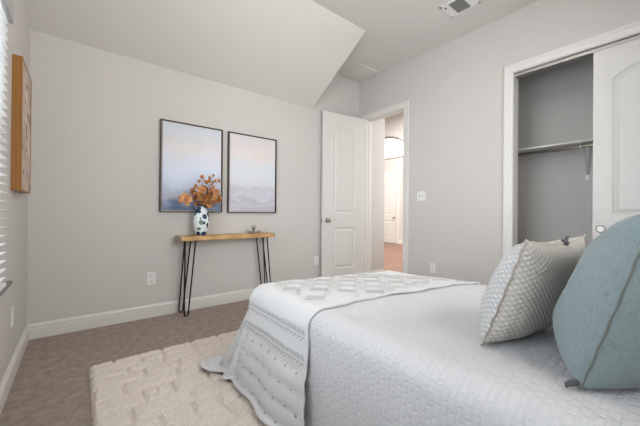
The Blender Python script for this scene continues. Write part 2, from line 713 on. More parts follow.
# jambs
m = MB()
m.box(XR, XR + RT, DY0 - 0.001, DY0 + 0.016, 0, DZ).box(XR, XR + RT, DY1 - 0.016, DY1 + 0.001, 0, DZ).box(XR, XR + RT, DY0, DY1, DZ - 0.016, DZ + 0.001)
m.box(XR + 0.045, XR + 0.075, DY0 + 0.016, DY0 + 0.027, 0, DZ - 0.016).box(XR + 0.045, XR + 0.075, DY1 - 0.027, DY1 - 0.016, 0, DZ - 0.016).box(XR + 0.045, XR + 0.075, DY0 + 0.016, DY1 - 0.016, DZ - 0.027, DZ - 0.016)
struct(m.build('trim_3', M_trim), 'white door jamb lining the doorway to the hall', 'door trim')
m = MB()
m.box(XR, XR + RT, CY1 - 0.016, CY1 + 0.001, 0, CZ).box(XR, XR + RT, CY0 - 0.001, CY0 + 0.016, 0, CZ).box(XR, XR + RT, CY0, CY1, CZ - 0.012, CZ + 0.001)
struct(m.build('trim_4', M_trim), 'white jamb lining the closet opening', 'door trim')


# ------------------------------------------------------------------ panel doors
def door_face(w, h, panels, res=0.0055):
    """heightfield of a moulded door face; returns f(a, z) -> depth"""
    def d_of(a, z):
        best = 0.0
        for (a0, a1, z0, z1, arch) in panels:
            top = z1
            if arch:
                u = (a - (a0 + a1) / 2) / ((a1 - a0) / 2 * 0.94)
                top = z1 + arch * max(0.0, 1 - u * u) ** 0.8 if abs(u) < 1 else z1
            d = min(a - a0, a1 - a, z - z0, (top - z) * 0.9)
            if d > 0:
                if d < 0.014:
                    t = d / 0.014
                    best = -0.014 * (t * t * (3 - 2 * t))
                elif d < 0.020:
                    best = -0.014
                elif d < 0.045:
                    t = (d - 0.020) / 0.025
                    best = -0.014 + 0.012 * (t * t * (3 - 2 * t))
                else:
                    best = -0.002
        return best
    return d_of


def build_door(name, w, h, panels, parent, thick=0.035, res=0.006, mat=None):
    """door slab in local coords: a along +x, face towards -y, z up"""
    d_of = door_face(w, h, panels)
    m = MB()
    nu, nv = max(8, int(w / res)), max(8, int(h / res))
    m.grid(lambda u, v: (u * w, -d_of(u * w, v * h), v * h), nu, nv)
    m.box(0, w, 0.0165, thick, 0, h)
    m.quad((0, 0, 0), (w, 0, 0), (w, 0.0165, 0), (0, 0.0165, 0)).quad((0, 0, h), (w, 0, h), (w, 0.0165, h), (0, 0.0165, h))
    m.quad((0, 0, 0), (0, 0, h), (0, 0.0165, h), (0, 0.0165, 0)).quad((w, 0, 0), (w, 0, h), (w, 0.0165, h), (w, 0.0165, 0))
    o = m.build(name, mat or M_door, parent, flip=False)
    for p in o.data.polygons[:nu * nv]:
        p.use_smooth = True
    return o


# bedroom door, swung open in front of the back wall
hx, hy, DW, DH = 3.345, 3.098, 0.745, 2.405
ex, ey = 2.605, 3.198
ang = math.atan2(hy - ey, hx - ex)
dr = thing('door_1', 'white two panel arched door standing open in front of the back wall', 'door', (ex, ey, 0.012), ang)
dr['kind'] = 'structure'
build_door('door_slab', DW, DH, [(0.185, 0.560, 0.222, 0.80, 0), (0.185, 0.560, 1.005, 2.215, 0.045)], dr)
m = MB()
m.lathe([(0.001, 0), (0.030, 0), (0.031, -0.004), (0.027, -0.009), (0.011, -0.011), (0.010, -0.032), (0.019, -0.038), (0.027, -0.048), (0.028, -0.058), (0.022, -0.067), (0.001, -0.070)], 28, (0.072, -0.001, 0.90), 'y')
tag(m.build('door_knob', M_nickel, dr, smooth=True), 'dark satin metal knob')
m = MB()
m.lathe([(0.001, 0), (0.030, 0), (0.031, 0.004), (0.011, 0.010), (0.010, 0.020), (0.024, 0.028), (0.026, 0.036), (0.001, 0.044)], 24, (0.072, 0.034, 0.90), 'y')
m.build('door_knob', M_nickel, dr, smooth=True)
MB().box(-0.0015, 0.001, 0.006, 0.030, 0.87, 0.93).build('latch_plate', M_nickel, dr)
for z in (0.22, 1.18, 2.16):
    MB().tube([(DW + 0.004, -0.005, z - 0.045), (DW + 0.004, -0.005, z + 0.045)], 0.006, 8).build('hinge', M_trim, dr)

# closet: interior
CX1 = 4.05
m = MB()
m.box(CX1, CX1 + 0.1, YF, 1.50, 0, 2.75).box(XR + RT, CX1, 1.40, 1.50, 0, 2.75).box(XR + RT, CX1, YF - 0.1, YF, 0, 2.75)
m.box(XR + RT - 0.001, CX1, YF, 1.5, 2.65, 2.75)
struct(m.build('wall_closet', M_wall), 'greige wall inside the open closet', 'wall')
m = MB().box(XR, CX1, YF, 1.5, -0.1, 0.0)
struct(m.build('floor_closet', M_carpet), 'carpet floor inside the closet', 'floor')
# track
m = MB()
m.box(XR + 0.022, XR + 0.100, CY0 + 0.016, CY1 - 0.016, CZ - 0.018, CZ - 0.012)
for x in (0.022, 0.058, 0.094):
    m.box(XR + x, XR + x + 0.006, CY0 + 0.016, CY1 - 0.016, CZ - 0.045, CZ - 0.012)
tag(m.build('sliding_door_track', M_galv), 'grey metal track under the top of the closet opening', 'track')


def closet_door(name, x, y0, label):
    t = thing(name, label, 'door', (x, y0, 0.015), -PI / 2)
    t['kind'] = 'structure'
    w, h = 0.735, 2.372
    build_door('door_slab', w, h, [(0.118, w - 0.118, 0.16, 0.80, 0), (0.118, w - 0.118, 1.0, 2.12, 0.09)], t)
    m = MB().lathe([(0.001, -0.0035), (0.020, -0.0035), (0.0255, -0.002), (0.0262, 0.003)], 32, (0.05, -0.0005, 0.878), 'y')
    pull = m.build('finger_pull', plain('bright_white_plastic', (0.95, 0.95, 0.94), 0.3), t, smooth=True)
    m = MB().lathe([(0.0264, 0.001), (0.0264, -0.0025), (0.0310, -0.0015), (0.0310, 0.001)], 32, (0.05, -0.0005, 0.878), 'y')
    tag(m.build('pull_ring', M_bronze, pull, smooth=True), 'thin dark rim of the finger pull')
    return t


closet_door('door_2', XR + 0.028, 0.552, 'white arched panel sliding door covering the right of the closet')
closet_door('door_3', XR + 0.066, 0.52, 'white sliding closet door on the rear track behind the front one')

# closet shelf, rod, brackets
tag(MB().box(3.70, CX1, YF + 0.001, 1.399, 1.700, 1.716).build('closet_shelf', M_shelf, bevel=0.002), 'thin white shelf inside the closet above the rod', 'shelf')
cr = thing('closet_rod', 'steel clothes rod under the closet shelf', 'rod', (3.755, 0.5, 1.665))
MB().tube([(0, -0.945, 0), (0, 0.895, 0)], 0.0165, 16).build('rod_tube', M_steel, cr, smooth=True)
for y, s in ((0.895, 1), (-0.945, -1)):
    MB().lathe([(0.001, 0), (0.032, 0), (0.032, -0.006 * s), (0.02, -0.012 * s), (0.001, -0.012 * s)], 20, (0, y + 0.0045 * s, 0), 'y').build('end_flange', M_plastic, cr)
for by in (0.70,):
    b = thing('shelf_bracket', 'white metal bracket holding the rod and shelf inside the closet', 'bracket', (CX1, by, 1.70))
    MB().box(-0.006, 0, -0.016, 0.016, -0.335, 0.0).build('wall_plate', M_plastic, b, bevel=0.002)
    MB().box(-0.33, 0, -0.014, 0.014, -0.006, 0.0).build('shelf_arm', M_plastic, b)
    m = MB().tube([(-0.008, 0, -0.275), (-0.05, 0, -0.21), (-0.12, 0, -0.13), (-0.20, 0, -0.07), (-0.262, 0, -0.035)], 0.0115, 8)
    m.build('brace', M_plastic, b, smooth=True)
    m = MB().tube([(-0.295 + 0.021 * math.cos(a), 0, -0.035 + 0.021 * math.sin(a)) for a in [math.radians(x) for x in range(150, 395, 15)]], 0.005, 8)
    m.build('rod_hook', M_plastic, b, smooth=True)

# ------------------------------------------------------------------ hall seen through the doorway
m = MB().box(XR, 9.0, 2.0, 9.5, -0.12, 0.0)
struct(m.build('floor_hall', M_hfloor), 'red brown plank floor of the hall', 'floor')
m = MB().box(XR + RT, 3.885, 3.18, 3.30, 0, 4.4).box(3.885 - 0.12, 3.885, 3.30, 9.5, 0, 4.4)
struct(m.build('wall_hall_near', M_wall), 'cream wall of the hall just past the doorway', 'wall')
struct(base_profile(MB(), (XR + RT, 3.18, 0), (3.885, 3.18, 0), (0, -1, 0)).build('baseboard_hall_near', M_trim), 'white baseboard just past the doorway', 'baseboard')
FX = 8.60
AZ0 = 3.02
m = MB()
m.box(FX, FX + 0.25, 1.9, 6.05, 0, 4.5).box(FX, FX + 0.25, 8.25, 9.5, 0, 4.5).box(FX, FX + 0.25, 6.05, 8.25, 0, AZ0)
N = 20
for i in range(N):
    ya, yb = 6.05 + 2.2 * i / N, 6.05 + 2.2 * (i + 1) / N
    def arc(y):
        return 3.12 + math.sqrt(max(0.0, 1.21 - (y - 7.15) ** 2)) * 0.62
    z0a, z0b = arc(ya), arc(yb)
    m.quad((FX, ya, z0a), (FX, yb, z0b), (FX, yb, 4.5), (FX, ya, 4.5))
    m.quad((FX, ya, z0a), (FX, yb, z0b), (FX + 0.25, yb, z0b), (FX + 0.25, ya, z0a))
struct(m.build('wall_hall_far', M_wall, flip=False), 'pale far wall of the hall with an arched window', 'wall')
m = MB().box(XR + RT, 4.3, 1.9, 2.0, 0, 4.5).box(6.3, 9.0, 1.9, 2.0, 0, 4.5).box(4.3, 6.3, 1.9, 2.0, 0, 0.8).box(4.3, 6.3, 1.9, 2.0, 3.2, 4.5).box(3.7, 9.0, 9.4, 9.5, 0, 4.5)
m.box(XR + RT - 0.001, XR + RT + 0.02, 1.9, 9.5, ZC + 0.1, 4.5)
struct(m.build('wall_hall_side', M_wall), 'pale side walls of the hall', 'wall')
struct(MB().box(XR, 9.0, 1.9, 9.5, 4.5, 4.6).build('ceiling_hall', M_ceil), 'high ceiling of the hall', 'ceiling')
struct(base_profile(MB(), (FX, 2.0, 0), (FX, 6.37, 0), (-1, 0, 0)).build('baseboard_hall_far', M_trim), 'white baseboard along the far wall of the hall', 'baseboard')
# arched window
aw = thing('window_2', 'arched bright window high on the far wall of the hall', 'window', (FX, 0, 0))
aw['kind'] = 'structure'
pts = [(0.11, 6.06 + 2.18 * i / 24, 3.12 + math.sqrt(max(0, 1.19 - (2.18 * i / 24 - 1.09) ** 2)) * 0.62 - 0.02) for i in range(25)]
m = MB().tube([(0.11, 6.07, 3.05)] + pts + [(0.11, 8.23, 3.05)], 0.03, 8, closed=True)
for y in (6.60, 7.15, 7.70):
    m.tube([(0.11, y, 3.03), (0.11, y, 3.12 + math.sqrt(1.19 - (y - 7.15) ** 2) * 0.62 - 0.02)], 0.018, 6)
m.build('window_frame', M_valance, aw)  # shade of the arch soffit put into the grey of the frame
m = MB().quad(*[(0.12, y, z) for _, y, z in pts], (0.12, 8.23, 3.03), (0.12, 6.07, 3.03))
m.build('pane', M_glass, aw)
MB().box(-0.04, 0.1, 6.0, 8.3, 2.98, 3.03).build('window_sill', M_trim, aw)
hs = thing('added_hall_window', 'added unseen tall window in the side wall of the hall', 'window', (4.3, 1.9, 0.8))  # out of view, added to brighten the near hall wall
hs['kind'] = 'structure'
m = MB().box(0, 0.05, 0.02, 0.06, 0, 2.4).box(1.95, 2.0, 0.02, 0.06, 0, 2.4).box(0.05, 1.95, 0.02, 0.06, 0, 0.05).box(0.05, 1.95, 0.02, 0.06, 2.35, 2.4).box(0.975, 1.025, 0.02, 0.06, 0.05, 2.35)
m.build('window_frame', M_vinyl, hs)
MB().quad((0.03, 0.04, 0.03), (1.97, 0.04, 0.03), (1.97, 0.04, 2.37), (0.03, 0.04, 2.37)).build('pane', M_glass, hs)
# far door
fd = thing('door_4', 'white panel door at the far end of the hall', 'door', (FX - 0.036, 7.33, 0.01), -PI / 2)
fd['kind'] = 'structure'
build_door('door_slab', 0.82, 2.38, [(0.13, 0.69, 0.2, 0.78, 0), (0.13, 0.69, 1.0, 2.15, 0.08)], fd, res=0.02)
MB().lathe([(0.001, 0), (0.032, 0), (0.012, -0.012), (0.012, -0.03), (0.028, -0.045), (0.026, -0.062), (0.001, -0.07)], 16, (0.76, 0, 0.88), 'y').build('door_knob', M_nickel, fd, smooth=True)
m = MB().box(FX - 0.02, FX, 6.39, 6.49, 0, 2.5).box(FX - 0.02, FX, 7.34, 7.44, 0, 2.5).box(FX - 0.02, FX, 6.49, 7.34, 2.40, 2.5)
struct(m.build('trim_5', M_trim), 'white casing around the far hall door', 'door trim')

# ------------------------------------------------------------------ side window with blind
wn = thing('window_1', 'side window glowing behind the white slatted blind', 'window', (XL, 0, 0))
wn['kind'] = 'structure'
m = MB()
x0, x1 = -0.135, -0.095
for a, b in ((WY0, (WY0 + WY1) / 2), ((WY0 + WY1) / 2, WY1)):
    m.box(x0, x1, a, a + 0.045, WZ0, WZ1).box(x0, x1, b - 0.045, b, WZ0, WZ1)
    m.box(x0, x1, a, b, WZ0, WZ0 + 0.05).box(x0, x1, a, b, WZ1 - 0.05, WZ1).box(x0, x1, a, b, 1.30, 1.345)
m.build('window_frame', M_vinyl, wn)
for a, b in ((WY0 + 0.045, (WY0 + WY1) / 2 - 0.045), ((WY0 + WY1) / 2 + 0.045, WY1 - 0.045)):
    MB().quad((-0.115, a, WZ0 + 0.05), (-0.115, b, WZ0 + 0.05), (-0.115, b, WZ1 - 0.05), (-0.115, a, WZ1 - 0.05)).build('pane', M_glass, wn)
MB().box(-0.10, 0.028, WY0 - 0.06, WY1 + 0.17, WZ0 - 0.020, WZ0 + 0.0).build('window_sill', plain('shaded_sill', (0.17, 0.165, 0.155), 0.4), wn, bevel=0.004)  # shade at the sill edge put into its dark grey

bl = thing('window_blind', 'white slatted blind with grey valance on the window beside the bed', 'blind', (XL, 0, 0))
m = MB().box(0.026, 0.040, WY0 - 0.02, WY1 + 0.01, 1.955, 2.06).box(0.0, 0.026, WY1 - 0.004, WY1 + 0.01, 1.955, 2.06)
m.build('valance', M_valance, bl, bevel=0.006)
m = MB()
z = WZ0 + 0.045
tilt = math.radians(-2)
while z < 1.98:
    c, s_ = math.cos(tilt) * 0.025, math.sin(tilt) * 0.025
    xm = 0.0
    p = [(xm - c, z + s_), (xm + c, z - s_)]
    t = 0.0028
    ya, yb = WY0 + 0.01, WY1 - 0.006
    m.quad((p[0][0], ya, p[0][1]), (p[1][0], ya, p[1][1]), (p[1][0], yb, p[1][1]), (p[0][0], yb, p[0][1]))
    m.quad((p[0][0], ya, p[0][1] + t), (p[1][0], ya, p[1][1] + t), (p[1][0], yb, p[1][1] + t), (p[0][0], yb, p[0][1] + t))
    m.quad((p[1][0], ya, p[1][1]), (p[1][0], yb, p[1][1]), (p[1][0], yb, p[1][1] + t), (p[1][0], ya, p[1][1] + t))
    m.quad((p[0][0], ya, p[0][1]), (p[0][0], yb, p[0][1]), (p[0][0], yb, p[0][1] + t), (p[0][0], ya, p[0][1] + t))
    m.quad((p[0][0], yb, p[0][1]), (p[1][0], yb, p[1][1]), (p[1][0], yb, p[1][1] + t), (p[0][0], yb, p[0][1] + t))
    z += 0.0425
m.build('slats', M_blind, bl, merge=True)
MB().box(-0.026, 0.026, WY0 + 0.01, WY1 - 0.006, WZ0 + 0.002, WZ0 + 0.022).build('bottom_rail', M_blind, bl, bevel=0.003)
for y in (0.15, 1.0, 1.85):
    MB().tube([(0.0, y, WZ0 + 0.02), (0.0, y, 2.0)], 0.0012, 5).build('ladder_cord', M_blind, bl)

# window added to the head wall for brightness, out of view behind the camera
hw = thing('added_head_window', 'added unseen window in the wall at the head of the bed', 'window', (0, YF, 0))
hw['kind'] = 'structure'
m = MB()
m.box(HX0, HX0 + 0.05, -0.1, -0.06, HZ0, HZ1).box(HX1 - 0.05, HX1, -0.1, -0.06, HZ0, HZ1).box(HX0, HX1, -0.1, -0.06, HZ0, HZ0 + 0.05).box(HX0, HX1, -0.1, -0.06, HZ1 - 0.05, HZ1)
m.box(1.53, 1.57, -0.1, -0.06, HZ0, HZ1)
m.build('window_frame', M_vinyl, hw)
MB().quad((HX0, -0.08, HZ0), (HX1, -0.08, HZ0), (HX1, -0.08, HZ1), (HX0, -0.08, HZ1)).build('pane', M_glass, hw)

# ------------------------------------------------------------------ ceiling fittings
v = thing('ceiling_vent', 'white rectangular air register with dark louvres in the ceiling', 'vent', (2.735, 1.29, ZC))
L_, W_ = 0.236, 0.29
m = MB()
m.box(0, 0.022, 0, W_, -0.008, 0).box(L_ - 0.022, L_, 0, W_, -0.008, 0).box(0, L_, 0, 0.022, -0.008, 0).box(0, L_, W_ - 0.022, W_, -0.008, 0)
m.box(0, L_, 0.070, 0.082, -0.007, 0).box(0, L_, W_ - 0.082, W_ - 0.070, -0.007, 0)
m.build('frame', M_plastic, v, bevel=0.001)
MB().box(0.01, L_ - 0.01, 0.01, W_ - 0.01, -0.0012, -0.0004).build('duct_opening', M_dark, v)
m = MB()
for i in range(15):
    x = 0.026 + i * 0.0132
    m.quad((x, 0.083, -0.0015), (x + 0.008, 0.083, -0.0085), (x + 0.008, W_ - 0.083, -0.0085), (x, W_ - 0.083, -0.0015))
m.build('louvres', plain('grey_louvre_enamel', (0.22, 0.215, 0.205), 0.5), v, solid=0.0008)
for ya, d in ((0.024, 1), (W_ - 0.068, -1)):
    m = MB()
    for i in range(4):
        y = ya + i * 0.0125
        m.quad((0.024, y, -0.0015), (L_ - 0.024, y, -0.0015), (L_ - 0.024, y + 0.011, -0.006), (0.024, y + 0.011, -0.006))
    m.build('end_louvres', M_plastic, v, solid=0.0008)
MB().box(0.05, 0.062, W_ - 0.045, W_ - 0.037, -0.016, -0.004).build('damper_lever', M_dark, v)

m = MB().box(2.935, 3.305, 2.825, 3.185, ZC - 0.010, ZC + 0.001).box(2.955, 3.285, 2.845, 3.165, ZC - 0.014, ZC)
tag(m.build('ceiling_panel', M_trim, bevel=0.003), 'plain white square panel in the ceiling corner above the door', 'access panel')


cl = thing('added_ceiling_light', 'added unseen white glass globe ceiling light over the bed', 'light', (1.18, 1.0, ZC))  # lamp out of view, added to brighten the room
MB().lathe([(0.001, 0), (0.085, 0), (0.085, -0.012), (0.03, -0.03), (0.014, -0.034), (0.014, -0.11), (0.05, -0.115), (0.05, -0.125), (0.001, -0.125)], 32).build('canopy', M_nickel, cl, smooth=True)
gp = [(max(0.001, 0.15 * math.sin(PI * i / 20)), -0.115 - 0.15 + 0.15 * math.cos(PI * i / 20)) for i in range(21)]
MB().lathe(gp, 32).build('globe', emit('fill_globe_glow', (1.0, 0.95, 0.88), 24.0), cl, smooth=True)

# ------------------------------------------------------------------ outlets and switches
def plate(name, label, cat, pos, nrm, w=0.074, h=0.118, kind='outlet'):
    rz = math.atan2(nrm[1], nrm[0]) + PI / 2
    t = thing(name, label, cat, pos, rz)
    MB().box(-w / 2, w / 2, -0.006, 0.0, -h / 2, h / 2).build('cover_plate', M_plastic, t, bevel=0.002)
    if kind == 'outlet':
        for z in (0.026, -0.026):
            r = MB().box(-0.017, 0.017, -0.0085, -0.005, z - 0.0165, z + 0.0165).build('socket', M_plastic, t, bevel=0.003)
            m = MB()
            for x in (-0.0065, 0.0065):
                m.box(x - 0.0013, x + 0.0013, -0.0089, -0.008, z - 0.002, z + 0.008)
            m.box(-0.002, 0.002, -0.0089, -0.008, z - 0.011, z - 0.007)
            m.build('slots', M_dark, r)
    elif kind == 'switch':
        for x in (-0.023, 0.023):
            MB().box(x - 0.005, x + 0.005, -0.0065, -0.0055, -0.012, 0.012).build('slot', M_dark, t)
            MB().box(x - 0.004, x + 0.004, -0.019, -0.006, 0.0, 0.012).build('toggle', M_plastic, t, bevel=0.001)
    elif kind == 'cable':
        MB().lathe([(0.001, 0), (0.007, 0), (0.007, -0.006), (0.004, -0.006), (0.004, -0.011), (0.001, -0.011)], 12, (0, -0.005, 0), 'y').build('jack', M_nickel, t)
    return t


plate('wall_outlet', 'white power outlet low on the back wall left of the console table', 'outlet', (0.552, YB, 0.371), (0, -1, 0))
plate('wall_outlet', 'white power outlet low on the back wall beside the open door', 'outlet', (2.556, YB, 0.363), (0, -1, 0))
plate('wall_outlet', 'white outlet plate on the left wall below the window', 'outlet', (XL, 2.56, 0.372), (1, 0, 0))
plate('wall_outlet', 'white power outlet low on the right wall behind the bed', 'outlet', (XR, 2.003, 0.354), (-1, 0, 0))
plate('light_switch', 'white double light switch on the right wall beside the doorway', 'switch', (XR, 2.168, 1.236), (-1, 0, 0), 0.116, 0.118, 'switch')


# ------------------------------------------------------------------ pictures
def framed(name, label, x0, x1, z0, z1, seed):
    t = thing(name, label, 'painting', (x0, YB, z0))
    w, h, d, fr = x1 - x0, z1 - z0, 0.035, 0.009
    m = MB()
    m.box(0, fr, -d, 0, 0, h).box(w - fr, w, -d, 0, 0, h).box(fr, w - fr, -d, 0, 0, fr).box(fr, w - fr, -d, 0, h - fr, h)
    m.build('picture_frame', M_bronze, t, bevel=0.001)
    MB().box(fr, w - fr, -0.012, -0.001, fr, h - fr).build('backing_board', plain('cream_board', (0.72, 0.68, 0.63), 0.8), t)
    g = fr + 0.010
    m = MB().box(g, w - g, -0.028, -0.010, g, h - g)
    m.quad((g, -0.0284, g), (w - g, -0.0284, g), (w - g, -0.0284, h - g), (g, -0.0284, h - g), uvs=[(0, 0), (1, 0), (1, 1), (0, 1)])
    m.build('canvas', mat_art('hazy_landscape_%d' % seed, seed), t, flip=False)
    return t


framed('framed_painting', 'hazy blue landscape painting in thin dark frame behind the flower vase', 0.614, 1.226, 1.008, 1.908, 1)
framed('framed_painting', 'paler pinkish landscape painting in thin dark frame nearest the open door', 1.289, 1.900, 1.006, 1.906, 2)

t = thing('box_canvas', 'beige print with brown marks in deep orange wooden box frame beside the window', 'wall art', (XL, 2.475, 1.124))
w, h, d = 0.43, 0.787, 0.045
m = MB().box(0, d, 0, 0.012, 0, h).box(0, d, w - 0.012, w, 0, h).box(0, d, 0.012, w - 0.012, 0, 0.012).box(0, d, 0.012, w - 0.012, h - 0.012, h)
m.build('wooden_frame', M_pine, t, bevel=0.0015)
m = MB().box(0.002, d - 0.004, 0.012, w - 0.012, 0.012, h - 0.012)
m.quad((d - 0.003, 0.004, 0.004), (d - 0.003, w - 0.004, 0.004), (d - 0.003, w - 0.004, h - 0.004), (d - 0.003, 0.004, h - 0.004), uvs=[(0, 0), (1, 0), (1, 1), (0, 1)])
m.build('print', mat_blotch(), t, flip=False)

# ------------------------------------------------------------------ console table
tb = thing('console_table', 'narrow honey wood console table on black hairpin legs against the back wall', 'table', (0, 0, 0))
TX0, TX1, TY0, TY1, TZ = 0.752, 1.768, 3.03, 3.238, 0.775
m = MB().box(TX0 + 0.012, TX1 - 0.012, TY0, TY1, TZ - 0.043, TZ)
m.build('tabletop', M_oak, tb, bevel=0.003)
for a, b in ((TX0, TX0 + 0.012), (TX1 - 0.012, TX1)):
    tag(MB().box(a, b, TY0, TY1, TZ - 0.043, TZ).build('end_cap', M_oak_end, tb, bevel=0.003), 'greyish weathered end of the tabletop')
LEGS = [  # x of rod tops, x of the bent foot, y of foot, y of rod tops
    (0.800, 0.905, 0.800, 0.838, 3.062, 3.055, 3.085),
    (0.838, 0.887, 0.790, 0.826, 3.212, 3.215, 3.185),
    (1.680, 1.638, 1.745, 1.710, 3.062, 3.055, 3.085),
    (1.715, 1.611, 1.745, 1.708, 3.212, 3.215, 3.185),
]
for xa, xb, fa, fb, yb, yt1, yt2 in LEGS:
    top = TZ - 0.047
    fx = lambda t: fa + (fb - fa) * t
    path = [(xa, yt1, top), (fx(0), yb, 0.06), (fx(0.0), yb, 0.035), (fx(0.12), yb, 0.017), (fx(0.5), yb, 0.009), (fx(0.88), yb, 0.017), (fx(1.0), yb, 0.035), (fx(1.05), yb, 0.06), (xb, yt2, top)]
    lg = MB().tube(path, 0.0072, 8).build('hairpin_leg', M_black, tb, smooth=True)
    xx = sorted((xa, xb))
    MB().box(xx[0] - 0.02, xx[1] + 0.02, min(yt1, yt2) - 0.012, max(yt1, yt2) + 0.012, TZ - 0.0475, TZ - 0.0428).build('mounting_plate', M_black, lg)

# starburst ornament
so = thing('starburst_ornament', 'small silver starburst ornament on the right of the console table', 'ornament', (1.545, 3.12, TZ))
m = MB()
rnd = random.Random(4)
for i in range(18):
    th = 2 * PI * i / 18 * 3.05
    el = math.radians([6, 38, 74][i % 3] + rnd.uniform(-6, 6))
    ln = [0.120, 0.110, 0.090][i % 3] * rnd.uniform(0.85, 1.05)
    dv = Vector((math.cos(th) * math.cos(el), math.sin(th) * math.cos(el) * 0.8, math.sin(el)))
    m.tube([Vector((0, 0, 0.012)) + dv * 0.008, Vector((0, 0, 0.012)) + dv * ln * 0.6, Vector((0, 0, 0.012)) + dv * ln], [0.005, 0.0075, 0.001], 6)
m.build('rays', M_silver, so, smooth=True)
MB().lathe([(0.001, 0), (0.016, 0.0), (0.020, 0.010), (0.014, 0.022), (0.001, 0.026)], 20).build('hub', M_silver, so, smooth=True)

# vase
VX, VY = 0.970, 3.125
vs = thing('ceramic_vase', 'white vase with navy and green painted leaves on the console table', 'vase', (VX, VY, TZ))
k = 1.0
prof = [(0.001, 0.0), (0.040, 0.0), (0.046, 0.006), (0.058, 0.04), (0.070, 0.085), (0.077, 0.13), (0.078, 0.165), (0.072, 0.205), (0.060, 0.240), (0.048, 0.265), (0.043, 0.280), (0.044, 0.288),
        (0.040, 0.288), (0.039, 0.278), (0.050, 0.25), (0.062, 0.21), (0.066, 0.16), (0.055, 0.06), (0.03, 0.012), (0.001, 0.012)]
MB().lathe(prof, 40).build('vase_body', M_vase, vs, smooth=True)


# dried stems: each one a thing, stem + leaves (+ blossom)
def leaf(m, p, d, size, twist, rnd):
    d = Vector(d).normalized()
    a = d.orthogonal().normalized()
    a = (Matrix.Rotation(twist, 3, d) @ a)
    n = d.cross(a)
    prof = [(0, 0.02), (0.18, 0.30), (0.45, 0.48), (0.75, 0.36), (1.0, 0.03)]
    b = len(m.v)
    curl = rnd.uniform(-0.25, 0.35)
    for t, wd in prof:
        c = Vector(p) + d * t * size + n * curl * size * t * t
        cup = rnd.uniform(0.05, 0.2) * size
        m.v += [tuple(c + a * wd * size + n * cup), tuple(c), tuple(c - a * wd * size + n * cup)]
    for i in range(len(prof) - 1):
        q = b + i * 3
        m.f += [(q, q + 3, q + 4, q + 1), (q + 1, q + 4, q + 5, q + 2)]
        m.mi += [0, 0]


def flower(m, c, r, rnd, mi=0):
    for ring, (cnt, rr, tiltf) in enumerate(((7, 1.0, 0.25), (6, 0.72, 0.7), (4, 0.42, 1.4))):
        for i in range(cnt):
            th = 2 * PI * (i + 0.5 * ring) / cnt + rnd.uniform(-0.15, 0.15)
            d = Vector((math.cos(th), -tiltf, math.sin(th)))
            leaf(m, c, d, r * rr, rnd.uniform(0, PI), rnd)


STEMS = [  # tip offset from vase mouth (dx, dy, dz), leaves, leaf size, blossom radius, label
    ((-0.165, -0.02, 0.080), 5, 0.044, 0.068, 'drooping dried stem with apricot blossom leaning left of the vase'),
    ((0.120, 0.00, 0.330), 9, 0.050, 0.0, 'tallest thin dried sprig rising to the right above the vase'),
    ((0.185, 0.01, 0.345), 6, 0.048, 0.0, 'long thin dried sprig curving right in front of the frame edge'),
    ((0.020, 0.02, 0.310), 8, 0.046, 0.0, 'upright thin dried sprig in the middle of the vase'),
    ((0.205, -0.01, 0.115), 15, 0.048, 0.0, 'dried copper leaf stem reaching furthest right over the frame edge'),
    ((-0.085, -0.03, 0.190), 16, 0.052, 0.0, None),
    ((-0.020, -0.05, 0.180), 18, 0.055, 0.045, None),
    ((0.055, -0.05, 0.190), 18, 0.055, 0.0, None),
    ((0.120, -0.03, 0.165), 18, 0.055, 0.045, None),
    ((0.080, -0.06, 0.105), 16, 0.055, 0.0, None),
    ((-0.040, 0.03, 0.130), 14, 0.052, 0.0, None),
    ((0.150, 0.02, 0.080), 14, 0.050, 0.0, None),
]
ZM = 0.275
for i, (tip, nl, ls, br, lab) in enumerate(STEMS):
    rnd = random.Random(50 + i)
    t = thing('dried_stem', lab or 'dried copper leaf stem in the dense middle of the vase bouquet', 'dried flower', (VX, VY, TZ), 0, None if lab else 'dense dried stems in the vase')
    tip = Vector(tip) + Vector((0, 0, ZM))
    th = 2 * PI * i / len(STEMS)
    b0 = Vector((0.018 * math.cos(th), 0.018 * math.sin(th), 0.05))
    b1 = Vector((0.02 * math.cos(th), 0.02 * math.sin(th), ZM - 0.02)) * 1.0
    b1.x = max(-0.028, min(0.028, tip.x * 0.3))
    b1.y = max(-0.02, min(0.02, tip.y * 0.3))
    mid = (b1 + tip) / 2 + Vector((-0.15 * tip.x, 0, 0.045 if i == 0 else 0.02))
    path = []
    for s_ in range(13):
        u = s_ / 12
        path.append(((1 - u) ** 2) * b1 + 2 * u * (1 - u) * (mid * 2 - (b1 + tip) / 2) + u * u * tip)
    MB().tube([b0] + path, [0.0022] * 10 + [0.0018] * 4, 6).build('stem', M_stem, t, smooth=True)
    m = MB()
    for q in range(int(nl * (1.5 if i > 4 else 1.15))):
        u = rnd.uniform(0.40 if i > 4 else (0.66 if i != 0 else 0.75), 1.0)
        p = path[min(12, int(u * 12))]
        dv = Vector((rnd.gauss(0, 1), rnd.gauss(-0.25, 0.8), rnd.gauss(0.15, 0.9)))
        leaf(m, p + dv.normalized() * rnd.uniform(0, 0.034), dv, ls * rnd.uniform(0.5, 1.0), rnd.uniform(0, PI), rnd)
    m.build('leaves', M_leaf, t, flip=False, smooth=True)
    if br:
        m = MB()
        flower(m, tip + Vector((0, -0.02, 0)), br, rnd)
        tag(m.build('blossom', M_bloom, t, flip=False, smooth=True), 'pale apricot dried blossom')


